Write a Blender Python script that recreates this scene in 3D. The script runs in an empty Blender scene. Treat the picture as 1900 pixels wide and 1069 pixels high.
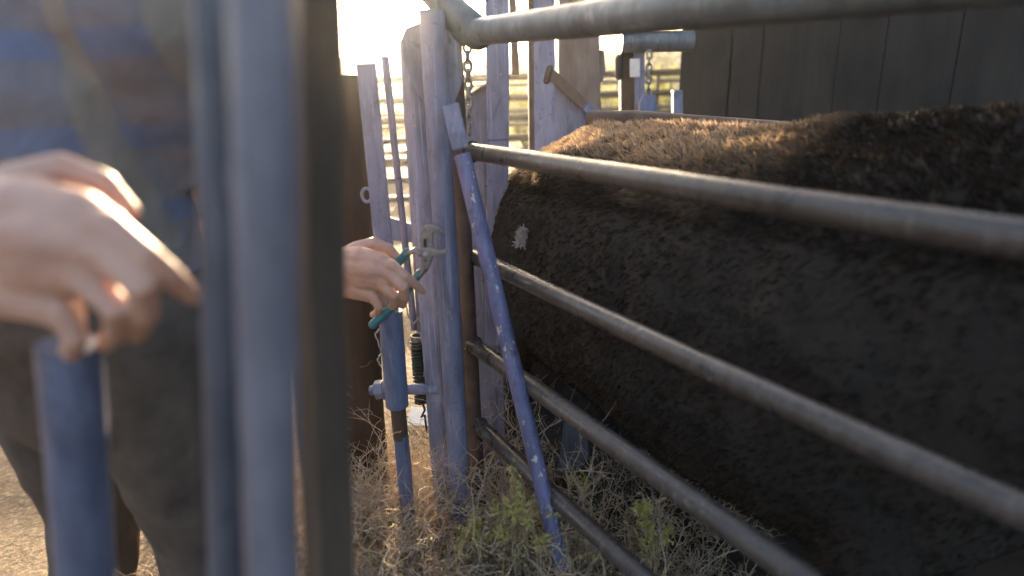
import bpy, bmesh, math, random
import numpy as np
from mathutils import Vector, Matrix, noise
from mathutils.bvhtree import BVHTree
R = math.radians
random.seed(7); np.random.seed(7)
SC = bpy.context.scene
COL = SC.collection

# ------------------------------------------------------------------ camera
CAMH, PITCH, ROLL, FPX = 1.07, R(16.9), R(1.6), 1150.0
fwd = Vector((0, math.cos(PITCH), -math.sin(PITCH)))
r0, u0 = Vector((1, 0, 0)), Vector((0, math.sin(PITCH), math.cos(PITCH)))
RIGHT = r0 * math.cos(ROLL) - u0 * math.sin(ROLL)
UP = u0 * math.cos(ROLL) + r0 * math.sin(ROLL)
CAM = Vector((0, 0, CAMH))
cd = bpy.data.cameras.new('camera')
cam = bpy.data.objects.new('camera', cd); COL.objects.link(cam)
m = Matrix.Identity(4)
for i, v in enumerate((RIGHT, UP, -fwd)):
    for j in range(3): m[j][i] = v[j]
m.translation = CAM
cam.matrix_world = m
cd.sensor_width = 36; cd.lens = FPX / 1900 * 36
cd.clip_start = 0.02; cd.clip_end = 3000
cd.dof.use_dof = True; cd.dof.focus_distance = 1.6
cd.dof.aperture_fstop = (cd.lens / 1000) / 0.012
SC.camera = cam

def ray(px, py):
    return fwd + RIGHT * ((px - 950) / FPX) + UP * ((534.5 - py) / FPX)
def P(px, py, Y):
    """world point seen at photo pixel (px, py) on the vertical plane Y metres ahead"""
    d = ray(px, py)
    return CAM + d * (Y / d.y)
def mpp(Y):  # metres per photo pixel, roughly
    return Y / FPX * 1.02

# ------------------------------------------------------------------ sky, sun, exposure
SUND = ray(702, -25).normalized()
elev = math.asin(SUND.z); azim = math.atan2(SUND.x, SUND.y)
w = bpy.data.worlds.new('World'); SC.world = w; w.use_nodes = True
nt = w.node_tree; nt.nodes.clear()
sky = nt.nodes.new('ShaderNodeTexSky'); sky.sky_type = 'NISHITA'; sky.sun_disc = False
sky.sun_elevation = elev; sky.sun_rotation = azim; sky.air_density = .8; sky.dust_density = 6.0; sky.ozone_density = .5
bg = nt.nodes.new('ShaderNodeBackground'); bg.inputs['Strength'].default_value = 0.15
wo = nt.nodes.new('ShaderNodeOutputWorld')
nt.links.new(sky.outputs[0], bg.inputs[0]); nt.links.new(bg.outputs[0], wo.inputs[0])
sl = bpy.data.lights.new('sun', 'SUN'); sl.energy = 5.0; sl.angle = R(0.5); sl.color = (1.0, 0.77, 0.50)
so = bpy.data.objects.new('sun', sl); COL.objects.link(so)
so.rotation_euler = SUND.to_track_quat('Z', 'Y').to_euler(); so.location = (0, 0, 20)
SC.view_settings.view_transform = 'Standard'; SC.view_settings.look = 'None'
SC.view_settings.exposure = 2.75; SC.view_settings.gamma = 1.0
SC.render.engine = 'CYCLES'
SC.cycles.use_denoising = True
SC.cycles.max_bounces = 8; SC.cycles.volume_bounces = 0
SC.cycles.sample_clamp_indirect = 6

# ------------------------------------------------------------------ helpers
def origin(o):
    v = Vector((0, 0, 0))
    while o is not None:
        v += o.location; o = o.parent
    return v
class MB:
    def __init__(s): s.v = []; s.f = []
    def add(s, vs, fs):
        b = len(s.v); s.v += [tuple(x) for x in vs]; s.f += [tuple(i + b for i in f) for f in fs]; return s
    def tube(s, pts, rad, n=14, cap=True, dome=False, hollow=0, sq=None, up=None):
        pts = [Vector(p) for p in pts]
        rad = list(rad) if hasattr(rad, '__len__') else [rad] * len(pts)
        if dome:   # rounded ends
            a, b = pts[0], pts[-1]; da = (pts[0] - pts[1]).normalized(); db = (pts[-1] - pts[-2]).normalized()
            pre = [(a + da * rad[0] * math.sin(t), rad[0] * math.cos(t)) for t in (1.45, 1.1, .75, .38)]
            post = [(b + db * rad[-1] * math.sin(t), rad[-1] * math.cos(t)) for t in (.38, .75, 1.1, 1.45)]
            pts = [q[0] for q in pre] + pts + [q[0] for q in post]
            rad = [q[1] for q in pre] + rad + [q[1] for q in post]
        vs = []; N = len(pts)
        t = (pts[1] - pts[0]).normalized()
        ref = Vector(up) if up else (Vector((0, 0, 1)) if abs(t.z) < .9 else Vector((0, -1, 0)))
        x = t.cross(ref).normalized()
        for i, p in enumerate(pts):
            t2 = (pts[min(i + 1, N - 1)] - pts[max(i - 1, 0)]).normalized()
            x = (x - t2 * x.dot(t2)).normalized(); y = t2.cross(x)
            for k in range(n):
                a = 2 * math.pi * k / n
                cx, cy = math.cos(a), math.sin(a)
                if sq: cx, cy = cx * sq[0], cy * sq[1]
                vs.append(p + (x * cx + y * cy) * rad[i])
        fs = [(i * n + k, i * n + (k + 1) % n, (i + 1) * n + (k + 1) % n, (i + 1) * n + k) for i in range(N - 1) for k in range(n)]
        if hollow:   # open end at the first point, with an inner wall
            b = len(vs)
            t = (pts[1] - pts[0]).normalized()
            for dd in (0, hollow):
                for k in range(n):
                    vs.append(pts[0] + t * dd + (Vector(vs[k]) - pts[0]) * .8)
            fs += [(k, b + k, b + (k + 1) % n, (k + 1) % n) for k in range(n)]
            fs += [(b + k, b + n + k, b + n + (k + 1) % n, b + (k + 1) % n) for k in range(n)]
            fs.append(tuple(b + n + k for k in range(n)))
            fs.append(tuple((N - 1) * n + k for k in range(n)))
        elif cap:
            fs.append(tuple(range(n - 1, -1, -1))); fs.append(tuple((N - 1) * n + k for k in range(n)))
        return s.add(vs, fs)
    def bar(s, a, b, wv, dv):
        """box from a to b; wv, dv half width vectors"""
        a, b, wv, dv = Vector(a), Vector(b), Vector(wv), Vector(dv)
        vs = [p + sx * wv + sy * dv for p in (a, b) for sx, sy in ((-1, -1), (1, -1), (1, 1), (-1, 1))]
        return s.add(vs, [(3, 2, 1, 0), (4, 5, 6, 7), (0, 1, 5, 4), (1, 2, 6, 5), (2, 3, 7, 6), (3, 0, 4, 7)])
    def box(s, c, h, rz=0):
        c = Vector(c); ca, sa = math.cos(rz), math.sin(rz)
        X = Vector((ca, sa, 0)) * h[0]; Y = Vector((-sa, ca, 0)) * h[1]
        return s.bar(c - Vector((0, 0, h[2])), c + Vector((0, 0, h[2])), X, Y)
    def prism(s, poly, d):
        """closed 3-D polygon extruded by vector d"""
        poly = [Vector(p) for p in poly]; d = Vector(d); n = len(poly)
        fs = [tuple(range(n)), tuple(range(2 * n - 1, n - 1, -1))] + [(i, i + n, (i + 1) % n + n, (i + 1) % n) for i in range(n)]
        return s.add(poly + [p + d for p in poly], fs)
    def ell(s, c, r, rot=None, n=16, k=10):
        c = Vector(c); vs = []; rot = rot or Matrix.Identity(3)
        for i in range(k + 1):
            t = math.pi * i / k
            for j in range(n):
                a = 2 * math.pi * j / n
                vs.append(c + rot @ Vector((r[0] * math.sin(t) * math.cos(a), r[1] * math.sin(t) * math.sin(a), r[2] * math.cos(t))))
        fs = [(i * n + j, i * n + (j + 1) % n, (i + 1) * n + (j + 1) % n, (i + 1) * n + j) for i in range(k) for j in range(n)]
        return s.add(vs, fs)
    def build(s, name, mat, parent=None, smooth=True, bevel=0, subd=0, loc=None):
        o0 = origin(parent) if parent else (Vector(loc) if loc else Vector((0, 0, 0)))
        me = bpy.data.meshes.new(name)
        me.from_pydata([(x - o0.x, y - o0.y, z - o0.z) for x, y, z in s.v], [], s.f)
        bm = bmesh.new(); bm.from_mesh(me)
        bmesh.ops.remove_doubles(bm, verts=bm.verts, dist=1e-6)
        if len(bm.faces) < 60000: bmesh.ops.recalc_face_normals(bm, faces=bm.faces)
        bm.to_mesh(me); bm.free()
        o = bpy.data.objects.new(name, me); COL.objects.link(o)
        if parent: o.parent = parent
        else: o.location = o0
        if mat: me.materials.append(mat)
        if smooth: me.shade_smooth() if not bevel else None
        if smooth:
            try: me.set_sharp_from_angle(angle=R(40))
            except Exception: pass
        if bevel:
            b = o.modifiers.new('bevel', 'BEVEL'); b.width = bevel; b.segments = 2; b.limit_method = 'ANGLE'; b.angle_limit = R(35)
            b.harden_normals = False
        return o
def tag(o, label=None, cat=None, group=None, kind=None):
    if label: o['label'] = label
    if cat: o['category'] = cat
    if group: o['group'] = group
    if kind: o['kind'] = kind
    return o
def thing(name, loc, label, cat, group=None):
    o = bpy.data.objects.new(name, None); COL.objects.link(o); o.location = loc
    o.empty_display_size = .1
    return tag(o, label, cat, group)
def fused(mb, name, mat, parent, voxel, smooth_it=3, disp=None, loc=None):
    """closed overlapping shapes fused into one continuous skin"""
    o = mb.build(name, None, parent, loc=loc)
    md = o.modifiers.new('r', 'REMESH'); md.mode = 'VOXEL'; md.voxel_size = voxel; md.use_smooth_shade = True
    sm = o.modifiers.new('s', 'SMOOTH'); sm.iterations = smooth_it; sm.factor = .5
    bpy.context.view_layer.update()
    dg = bpy.context.evaluated_depsgraph_get()
    me = bpy.data.meshes.new_from_object(o.evaluated_get(dg))
    o.modifiers.clear(); old = o.data; o.data = me; me.name = name; bpy.data.meshes.remove(old)
    if disp:
        nv = len(me.vertices); co = np.empty(nv * 3); me.vertices.foreach_get('co', co); co = co.reshape(-1, 3)
        no = np.empty(nv * 3); me.vertices.foreach_get('normal', no); no = no.reshape(-1, 3)
        co = co + no * disp(co)[:, None]; me.vertices.foreach_set('co', co.ravel()); me.update()
    me.materials.clear(); me.materials.append(mat); me.shade_smooth()
    return o

# ------------------------------------------------------------------ materials
def newmat(name):
    mt = bpy.data.materials.new(name); mt.use_nodes = True
    t = mt.node_tree; b = t.nodes['Principled BSDF']
    return mt, t, b
def nz(t, scale, detail=5, rough=.6, vec=None, dist=0):
    n = t.nodes.new('ShaderNodeTexNoise'); n.inputs['Scale'].default_value = scale
    n.inputs['Detail'].default_value = detail; n.inputs['Roughness'].default_value = rough; n.inputs['Distortion'].default_value = dist
    if vec: t.links.new(vec, n.inputs['Vector'])
    return n.outputs['Fac']
def coords(t, sx=1, sy=1, sz=1, rot=(0, 0, 0)):
    c = t.nodes.new('ShaderNodeTexCoord'); mp = t.nodes.new('ShaderNodeMapping')
    mp.inputs['Scale'].default_value = (sx, sy, sz); mp.inputs['Rotation'].default_value = rot
    t.links.new(c.outputs['Object'], mp.inputs['Vector']); return mp.outputs['Vector']
def ramp(t, fac, stops):
    r = t.nodes.new('ShaderNodeValToRGB'); e = r.color_ramp.elements
    while len(e) < len(stops): e.new(.5)
    for i, (p, c) in enumerate(stops):
        e[i].position = p; e[i].color = (*c, 1) if hasattr(c, '__len__') else (c, c, c, 1)
    t.links.new(fac, r.inputs[0]); return r.outputs[0]
def mix(t, fac, a, b):
    n = t.nodes.new('ShaderNodeMix'); n.data_type = 'RGBA'
    if isinstance(fac, (int, float)): n.inputs['Factor'].default_value = fac
    else: t.links.new(fac, n.inputs['Factor'])
    for s, k in ((a, 'A'), (b, 'B')):
        sock = [q for q in n.inputs if q.name == k and q.type == 'RGBA'][0]
        if hasattr(s, 'is_output'): t.links.new(s, sock)
        else: sock.default_value = (*s, 1)
    return [q for q in n.outputs if q.type == 'RGBA'][0]
def bump(t, b, h, strength=.3, dist=.002):
    n = t.nodes.new('ShaderNodeBump'); n.inputs['Strength'].default_value = strength; n.inputs['Distance'].default_value = dist
    t.links.new(h, n.inputs['Height']); t.links.new(n.outputs[0], b.inputs['Normal'])
def painted(name, c1, c2, chip=(.30, .27, .25), rust=(.10, .05, .03), chip_at=.70, rust_at=.66, rough=.45, spec=.5):
    mt, t, b = newmat(name); v = coords(t)
    base = ramp(t, nz(t, 9, 6, .65, v), [(.35, c1), (.65, c2)])
    stain = ramp(t, nz(t, 40, 4, .6, coords(t, 1, 1, .25)), [(.45, 0), (.75, 1)])
    base = mix(t, stain, base, tuple(x * .62 for x in c1))
    scuff = ramp(t, nz(t, 26, 8, .75, coords(t, 1, 1, .6), 1.5), [(.57, 0), (.66, .85)])
    base = mix(t, scuff, base, tuple(x * .45 for x in c1))
    drip = ramp(t, nz(t, 150, 3, .5, coords(t, 1, 1, .03)), [(.58, 0), (.72, .5)])
    base = mix(t, drip, base, tuple(min(1, x * 1.5 + .03) for x in c2))
    am = t.nodes.new('ShaderNodeMath'); am.operation = 'MULTIPLY_ADD'; am.inputs[1].default_value = .55; t.links.new(nz(t, 7, 3, .6, coords(t, 1, 1, .8)), am.inputs[0])
    t.links.new(nz(t, 75, 4, .7, coords(t, 1, 1, .5)), am.inputs[2])
    halo = ramp(t, am.outputs[0], [(chip_at + .245, 0), (chip_at + .27, 1)]); base = mix(t, halo, base, rust)
    ch = ramp(t, am.outputs[0], [(chip_at + .265, 0), (chip_at + .285, 1)])
    base = mix(t, ch, base, chip)
    ru = ramp(t, nz(t, 16, 7, .7, v), [(rust_at, 0), (rust_at + .08, 1)])
    base = mix(t, ru, base, rust)
    t.links.new(base, b.inputs['Base Color'])
    t.links.new(ramp(t, nz(t, 30, 4, .6, v), [(.3, rough - .1), (.7, rough + .2)]), b.inputs['Roughness'])
    bump(t, b, nz(t, 120, 5, .6, v), .25, .001)
    b.inputs['Specular IOR Level'].default_value = spec
    return mt
def wood(name, dark, light, sc=1.0, rough=.85):
    mt, t, b = newmat(name)
    g = nz(t, 22 * sc, 8, .7, coords(t, 1, 1, .06), .6)
    base = ramp(t, g, [(.3, dark), (.7, light)])
    blot = ramp(t, nz(t, 5 * sc, 4, .6, coords(t, 1, 1, .5)), [(.4, 0), (.7, 1)])
    base = mix(t, blot, base, tuple(x * .55 for x in dark))
    t.links.new(base, b.inputs['Base Color']); b.inputs['Roughness'].default_value = rough
    bump(t, b, g, .7, .006); return mt
def plain(name, c1, c2, sc=20, rough=.7, bs=.3, bd=.002, metal=0):
    mt, t, b = newmat(name); v = coords(t); n = nz(t, sc, 6, .6, v)
    t.links.new(ramp(t, n, [(.3, c1), (.7, c2)]), b.inputs['Base Color'])
    b.inputs['Roughness'].default_value = rough; b.inputs['Metallic'].default_value = metal
    bump(t, b, nz(t, sc * 4, 5, .6, v), bs, bd); return mt
def leafmat(name, c1, c2, tr=.5):
    mt, t, b = newmat(name)
    g = t.nodes.new('ShaderNodeObjectInfo'); v = coords(t)
    c = ramp(t, nz(t, 30, 3, .6, v), [(.3, c1), (.7, c2)])
    t.links.new(c, b.inputs['Base Color']); b.inputs['Roughness'].default_value = .6
    tl = t.nodes.new('ShaderNodeBsdfTranslucent'); t.links.new(c, tl.inputs['Color'])
    mx = t.nodes.new('ShaderNodeMixShader'); mx.inputs[0].default_value = tr
    t.links.new(b.outputs[0], mx.inputs[1]); t.links.new(tl.outputs[0], mx.inputs[2])
    t.links.new(mx.outputs[0], t.nodes['Material Output'].inputs['Surface']); return mt

M = {}
M['blue'] = painted('blue_paint', (.138, .146, .226), (.195, .203, .288), rust_at=.70)
M['blue_deep'] = painted('deep_blue_paint', (.085, .11, .20), (.12, .15, .255), rust_at=.72)
M['violet'] = painted('violet_blue_paint', (.098, .102, .205), (.145, .148, .275), chip=(.45, .44, .45), chip_at=.66, rust_at=.70)
M['blue_plate'] = painted('blue_plate_paint', (.135, .14, .20), (.185, .19, .26), chip_at=.74, rust_at=.70)
M['nearblue'] = painted('lavender_paint', (.125, .122, .155), (.165, .16, .195), chip_at=.74, rust_at=.72)
M['dullblue'] = painted('dull_blue_paint', (.088, .10, .16), (.12, .135, .20), chip_at=.74, rust_at=.72)
M['slate'] = painted('slate_paint', (.065, .068, .09), (.095, .098, .12), chip_at=.74, rust_at=.72)
M['rail'] = painted('rail_steel', (.044, .038, .036), (.066, .059, .056), chip=(.13, .12, .11), rust=(.06, .038, .026), rust_at=.62, rough=.28)
M['panelsteel'] = plain('brown_panel_steel', (.045, .036, .026), (.08, .064, .045), 12, .6)
M['toprail'] = painted('top_rail_steel', (.080, .096, .108), (.118, .138, .154), chip=(.2, .2, .2), rust=(.09, .07, .05), rust_at=.70, rough=.4)
M['rust'] = plain('rusty_steel', (.04, .024, .016), (.10, .062, .042), 18, .8)
M['darkrust'] = plain('dark_rusty_steel', (.022, .016, .013), (.055, .04, .032), 18, .8)
M['rustbar'] = plain('rust_brown_bar', (.085, .055, .038), (.16, .105, .07), 45, .8)
M['log'] = wood('log_wood', (.030, .019, .013), (.085, .055, .036))
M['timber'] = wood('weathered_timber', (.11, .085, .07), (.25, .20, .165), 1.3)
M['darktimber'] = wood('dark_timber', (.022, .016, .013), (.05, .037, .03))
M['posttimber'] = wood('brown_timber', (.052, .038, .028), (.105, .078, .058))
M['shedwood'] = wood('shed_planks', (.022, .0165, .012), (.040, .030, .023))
M['chrome'] = plain('worn_tool_steel', (.17, .16, .155), (.31, .295, .285), 80, .5, .2, .0005, .7)
M['teal'] = plain('teal_grip', (.015, .105, .12), (.04, .17, .185), 90, .5)
M['chain'] = plain('galvanised_chain', (.14, .14, .13), (.26, .25, .24), 60, .5, .2, .001, .7)
M['spring'] = plain('dark_spring_steel', (.012, .016, .013), (.035, .04, .034), 50, .5, .2, .001, .3)
M['black'] = plain('black_rubber', (.012, .012, .013), (.025, .025, .026), 30, .8)
M['white'] = plain('white_plate', (.55, .54, .53), (.7, .69, .68), 30, .6)
M['rope'] = plain('weathered_twine', (.22, .19, .16), (.36, .32, .27), 90, .9)
M['tuft'] = plain('pale_wool', (.36, .30, .27), (.5, .43, .39), 60, .9)
M['paper'] = plain('white_paper', (.7, .68, .62), (.8, .78, .74), 20, .8)

# skin
mt, t, b = newmat('skin'); v = coords(t)
c = ramp(t, nz(t, 30, 5, .6, v), [(.3, (.42, .235, .175)), (.7, (.53, .32, .245))])
t.links.new(c, b.inputs['Base Color']); b.inputs['Roughness'].default_value = .5
b.inputs['Subsurface Weight'].default_value = .15; b.inputs['Subsurface Radius'].default_value = (.01, .004, .002); b.inputs['Subsurface Scale'].default_value = .6
hs = t.nodes.new('ShaderNodeMath'); hs.operation = 'MULTIPLY_ADD'; hs.inputs[1].default_value = 2.2
t.links.new(nz(t, 70, 4, .6, v, 1.2), hs.inputs[0]); t.links.new(nz(t, 380, 4, .6, v), hs.inputs[2]); bump(t, b, hs.outputs[0], .45, .0012); M['skin'] = mt
# plaid shirt
def plaid(name, base, s1, s2):
    mt, t, b = newmat(name); c = t.nodes.new('ShaderNodeTexCoord'); sp = t.nodes.new('ShaderNodeSeparateXYZ')
    t.links.new(c.outputs['Object'], sp.inputs[0])
    def stripes(sock, freq, lo, hi):
        m1 = t.nodes.new('ShaderNodeMath'); m1.operation = 'MULTIPLY'; m1.inputs[1].default_value = freq; t.links.new(sock, m1.inputs[0])
        m2 = t.nodes.new('ShaderNodeMath'); m2.operation = 'SINE'; t.links.new(m1.outputs[0], m2.inputs[0])
        return ramp(t, m2.outputs[0], [(lo, 0), (hi, .75)])
    col = mix(t, stripes(sp.outputs['Z'], 62, .45, .75), base, s1)
    col = mix(t, stripes(sp.outputs['X'], 55, .5, .8), col, s2)
    t.links.new(col, b.inputs['Base Color']); b.inputs['Roughness'].default_value = .9
    bump(t, b, nz(t, 25, 4, .6, coords(t)), .5, .012); return mt
M['plaid'] = plaid('plaid_cotton', (.15, .14, .155), (.11, .14, .23), (.21, .18, .14))
M['canvas'] = plain('brown_canvas', (.045, .034, .027), (.085, .066, .052), 14, .9, .5, .006)
M['shirt'] = plain('grey_cotton', (.12, .11, .12), (.18, .165, .17), 18, .9, .5, .008)
M['denim'] = plain('denim', (.035, .05, .105), (.07, .09, .16), 35, .9, .5, .004)
M['leather'] = plain('brown_leather', (.05, .03, .02), (.11, .07, .045), 25, .7)
M['straw_hat'] = plain('felt_hat', (.15, .12, .09), (.24, .20, .15), 30, .9)
M['hair'] = plain('brown_hair', (.03, .02, .014), (.07, .048, .03), 60, .7)
# dirt and straw ground
mt, t, b = newmat('ground'); v = coords(t)
c = ramp(t, nz(t, 3.5, 8, .7, v), [(.3, (.08, .053, .032)), (.55, (.165, .115, .07)), (.75, (.25, .185, .11))])
c = mix(t, ramp(t, nz(t, 60, 6, .7, v), [(.5, 0), (.7, .8)]), c, (.40, .31, .19))
t.links.new(c, b.inputs['Base Color']); b.inputs['Roughness'].default_value = .95
bump(t, b, nz(t, 24, 8, .7, v), .9, .03); M['ground'] = mt
M['mud'] = plain('trampled_mud', (.018, .016, .011), (.055, .04, .028), 9, .9, .9, .03)
M['hill'] = plain('hill_scrub', (.06, .065, .04), (.13, .12, .075), .3, .95)
M['cow'] = plain('dark_brown_hide', (.010, .0075, .006), (.022, .016, .012), 14, .95, .8, .006)
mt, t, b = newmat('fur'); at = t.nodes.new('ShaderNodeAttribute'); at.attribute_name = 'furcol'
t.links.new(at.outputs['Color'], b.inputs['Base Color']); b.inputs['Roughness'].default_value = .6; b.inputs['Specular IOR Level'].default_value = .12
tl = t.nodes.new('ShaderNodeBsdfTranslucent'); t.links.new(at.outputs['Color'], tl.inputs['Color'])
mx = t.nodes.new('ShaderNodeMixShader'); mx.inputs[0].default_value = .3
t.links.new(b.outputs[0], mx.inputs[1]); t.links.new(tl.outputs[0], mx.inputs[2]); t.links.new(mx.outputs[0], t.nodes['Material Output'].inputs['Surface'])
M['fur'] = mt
M['twig'] = leafmat('dry_twig', (.38, .315, .245), (.66, .55, .43), .42)
M['straw'] = leafmat('dry_straw', (.34, .25, .14), (.52, .41, .24), .35)
M['redweed'] = leafmat('reddish_dry_leaves', (.28, .13, .08), (.42, .24, .15), .4)
M['greenleaf'] = leafmat('yellow_green_leaves', (.34, .33, .12), (.55, .52, .21), .55)
M['bushleaf'] = leafmat('bush_leaves', (.10, .12, .03), (.24, .24, .06), .5)
M['treeleaf'] = leafmat('tree_leaves', (.05, .065, .025), (.12, .13, .05), .4)

# ------------------------------------------------------------------ setting: ground, hills
xs = sorted(set([-66, -40, -30, -15, -8] + [i * .12 - 5 for i in range(84)] + [8, 15, 30, 45, 66]))
ys = sorted(set([-22, -16, -8, -3] + [i * .12 - 2 for i in range(84)] + [10, 14, 20, 30, 45, 62]))
g = MB()
gz = lambda x, y: .035 * noise.noise((x * 1.6, y * 1.6, 1)) + .012 * noise.noise((x * 7, y * 7, 2)) if max(abs(x), abs(y)) < 7 else 0
vs = [(x, y, gz(x, y)) for y in ys for x in xs]; nx = len(xs)
g.add(vs, [(j * nx + i, j * nx + i + 1, (j + 1) * nx + i + 1, (j + 1) * nx + i) for j in range(len(ys) - 1) for i in range(nx - 1)])
tag(g.build('ground', M['ground']), kind='structure')

md = MB(); vs = []; V_, N_ = Vector((-.534, .845, 0)), Vector((.845, .534, 0))
for i in range(60):
    for j in range(22):
        q = Vector((-.10, 1.36, 0)) + V_ * (.75 - i * .055) + N_ * (.03 + j * .036 + .02 * noise.noise((i * .5, j * .5, 0)))
        vs.append((q.x, q.y, gz(q.x, q.y) + .008 - .02 * max(0, 1 - min(i, 59 - i, j, 21 - j) / 1.5)))
md.add(vs, [(i * 22 + j, i * 22 + j + 1, (i + 1) * 22 + j + 1, (i + 1) * 22 + j) for i in range(59) for j in range(21)])
tag(md.build('mud', M['mud']), kind='structure')

hb = MB(); vs = []; fs = []
nxh = 90
for i in range(nxh):
    a = R(-75 + 150 * i / (nxh - 1)); 
    for k, (d, f) in enumerate(((36, 0), (41, .5), (45, .85), (49, 1.0), (54, .6), (60, 0))):
        base = 4.6 + .6 * max(0, min(1, (math.degrees(a) + 2) / 12)) + .6 * noise.noise((a * 6, 3.3, 0)) + .4 * noise.noise((a * 30, 1, k * .3))
        vs.append((d * math.sin(a), d * math.cos(a), -.5 + f * base + (.3 * noise.noise((a * 40, k, 5)) if 0 < f else 0)))
fs = [(i * 6 + k, (i + 1) * 6 + k, (i + 1) * 6 + k + 1, i * 6 + k + 1) for i in range(nxh - 1) for k in range(5)]
hb.add(vs, fs); tag(hb.build('hills', M['hill']), kind='structure')

V0 = ray(224, 176).normalized()          # the way the rails run, away from the camera
D = Vector((-V0.x, -V0.y, 0)).normalized(); N = Vector((-D.y, D.x, 0)); N = N if N.y > 0 else -N
C0 = Vector((.02, 1.95, 0)) + D * .12              # tail end of the animal; D runs along the chute, N across it
# ------------------------------------------------------------------ near chute panel: rails, posts, brace
V0 = ray(224, 176).normalized()          # the way the rails run, away from the camera
base = P(850, 1005, 1.30); base.z = 0
chute = thing('chute_panel', base, 'chute side panel of grey pipe rails with blue front posts and a slanting blue brace', 'cattle chute')
def mainpost(a, b, Y, wpx, name, mat, parent=chute, zlow=-.05, n=18, sq=None, wob=0, dome=False):
    p0, p1 = P(*a, Y), P(*b, Y); d = (p1 - p0)
    end = p0 + d * ((zlow - p0.z) / d.z) if zlow is not None else p1
    mb = MB(); k = 14
    pts = [p0.lerp(end, i / k) for i in range(k + 1)]
    r = wpx / 2 * mpp(Y)
    if wob: pts = [p + Vector((noise.noise(p * 9) * wob, noise.noise(p * 9 + Vector((5, 5, 5))) * wob, 0)) for p in pts]
    rad = [r * (1 + (noise.noise(p * 7) * wob * 14 if wob else 0)) for p in pts]
    mb.tube(pts, rad, n, sq=sq, dome=dome)
    return mb.build(name, mat, parent)
mainpost((801, 20), (846, 780), 1.28, 44, 'front_post', M['blue'])
mainpost((762, 75), (812, 780), 1.36, 40, 'inner_post', M['blue'])
mainpost((833, 55), (864, 600), 1.37, 42, 'rust_upright', M['rust'])
# rails
def railpts(px, py, Y, L, back=0.0):
    s = P(px, py, Y); h = Vector(V0)
    return [s + h * back, s - h * (L * .33), s - h * (L * .66), s - h * L]
for (px, py, Y, L, r) in ((872, 281, 1.33, 1.75, .0178), (905, 490, 1.33, 1.75, .0178), (872, 636, 1.36, 1.75, .0185), (884, 785, 1.37, 1.75, .0185)):
    mb = MB(); pts = railpts(px, py, Y, L, .06)
    if L > 1:
        pts = [pts[0].lerp(pts[-1], i / 8) for i in range(9)]
        for i, p in enumerate(pts): p.z += .006 * noise.noise((i * .9, px * .1, 0))
    mb.tube(pts, r, 20)
    mb.build('rail', M['rail'], chute)
for (px, py, Y) in ((876, 282, 1.325), (880, 641, 1.352), (890, 791, 1.362)):
    c = P(px, py, Y); MB().tube([c + V0 * .006, c, c - V0 * .006], [.0185, .023, .0185], 16).build('weld_bead', M['darkrust'], chute)
# top rail (slightly bent, thicker pipe)
tp = [P(812, 66, 1.36), P(872, 61, 1.30), P(1000, 47, 1.12), P(1100, 35, 1.0), P(1290, 12, .82), P(1290, 12, .82) + (P(1290, 12, .82) - P(1100, 35, 1.0)) * 5.5]
mb = MB().tube(tp, [.024, .024, .025, .026, .027, .027], 22); mb.build('top_rail', M['toprail'], chute)
# top corner bracket and sloping stub
mb = MB().tube([P(885, 62, 1.29), P(845, 28, 1.31), P(800, -25, 1.34)], .032, 18, dome=True); mb.build('corner_pipe', M['toprail'], chute)
mb = MB(); mb.prism([P(744, 72, 1.30), P(752, 52, 1.30), P(800, 34, 1.30), P(852, 60, 1.30), P(858, 150, 1.30), P(838, 205, 1.30), P(792, 200, 1.30), P(762, 150, 1.30), P(748, 112, 1.30)], (0, .012, 0))
mb.build('gusset_plate', M['blue_plate'], chute, smooth=False, bevel=.002)
# post at the near end of the rails
pe2 = railpts(905, 490, 1.33, 1.75)[-1]
mb = MB().tube([(pe2.x + .03, pe2.y, -.05), (pe2.x + .03, pe2.y, 1.6)], .035, 16); mb.build('rear_post', M['darkrust'], chute)
# slanting brace with flattened bare end
a, c2 = P(838, 205, 1.235), P(1026, 985, 1.06)
pts = [a.lerp(c2, i / 20) for i in range(27)]
mb = MB().tube(pts[2:], .0165, 16); br = mb.build('brace', M['violet'], chute)
d = (c2 - a).normalized(); sx = d.cross(Vector((0, 1, 0))).normalized()
mb = MB().bar(a - d * .012, a + d * .075, sx * .0165, Vector((0, .006, 0))); 
mb.build('flattened_end', M['blue'], chute, smooth=False, bevel=.004)
# cross tie low between the lever and the posts
mb = MB().tube([P(742, 722, 1.36), P(815, 722, 1.34)], .0135, 14); mb.build('cross_tie', M['blue'], chute)

# ------------------------------------------------------------------ lever: flat bar, sleeve, inner rod
lv = thing('gate_lever', P(745, 1000, 1.25) * 1.0, 'upright blue pipe lever held just below the hand, rusty inner rod showing near its foot', 'lever')
p0, p1 = P(679, 118, 1.30), P(726, 590, 1.27)
dn = (p1 - p0).normalized(); sx = dn.cross(Vector((0, 1, 0))).normalized()
MB().bar(p0, p1, sx * .019, Vector((0, .006, 0))).build('flat_bar', M['blue'], lv, smooth=False, bevel=.003)
MB().tube([P(724, 575, 1.24), P(737, 752, 1.25)], .0255, 20).build('sleeve', M['blue_deep'], lv)
MB().tube([P(737, 745, 1.255), P(744, 812, 1.26)], .0175, 16).build('inner_rod', M['rust'], lv)
q = P(744, 806, 1.26); q2 = P(757, 950, 1.27); dd = q2 - q; q3 = q + dd * ((-.04 - q.z) / dd.z)
MB().tube([q, q3], .0175, 16).build('lower_pipe', M['blue_deep'], lv)
kb = MB().tube([P(727, 722, 1.27), P(686, 725, 1.27)], .011, 12); kb.tube([P(712, 722, 1.268), P(696, 724, 1.268)], .0215, 6); kb.tube([P(719, 722, 1.268), P(712.5, 722, 1.268)], .025, 16)
kb.build('bolt', M['blue_plate'], lv, bevel=.002)
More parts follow.
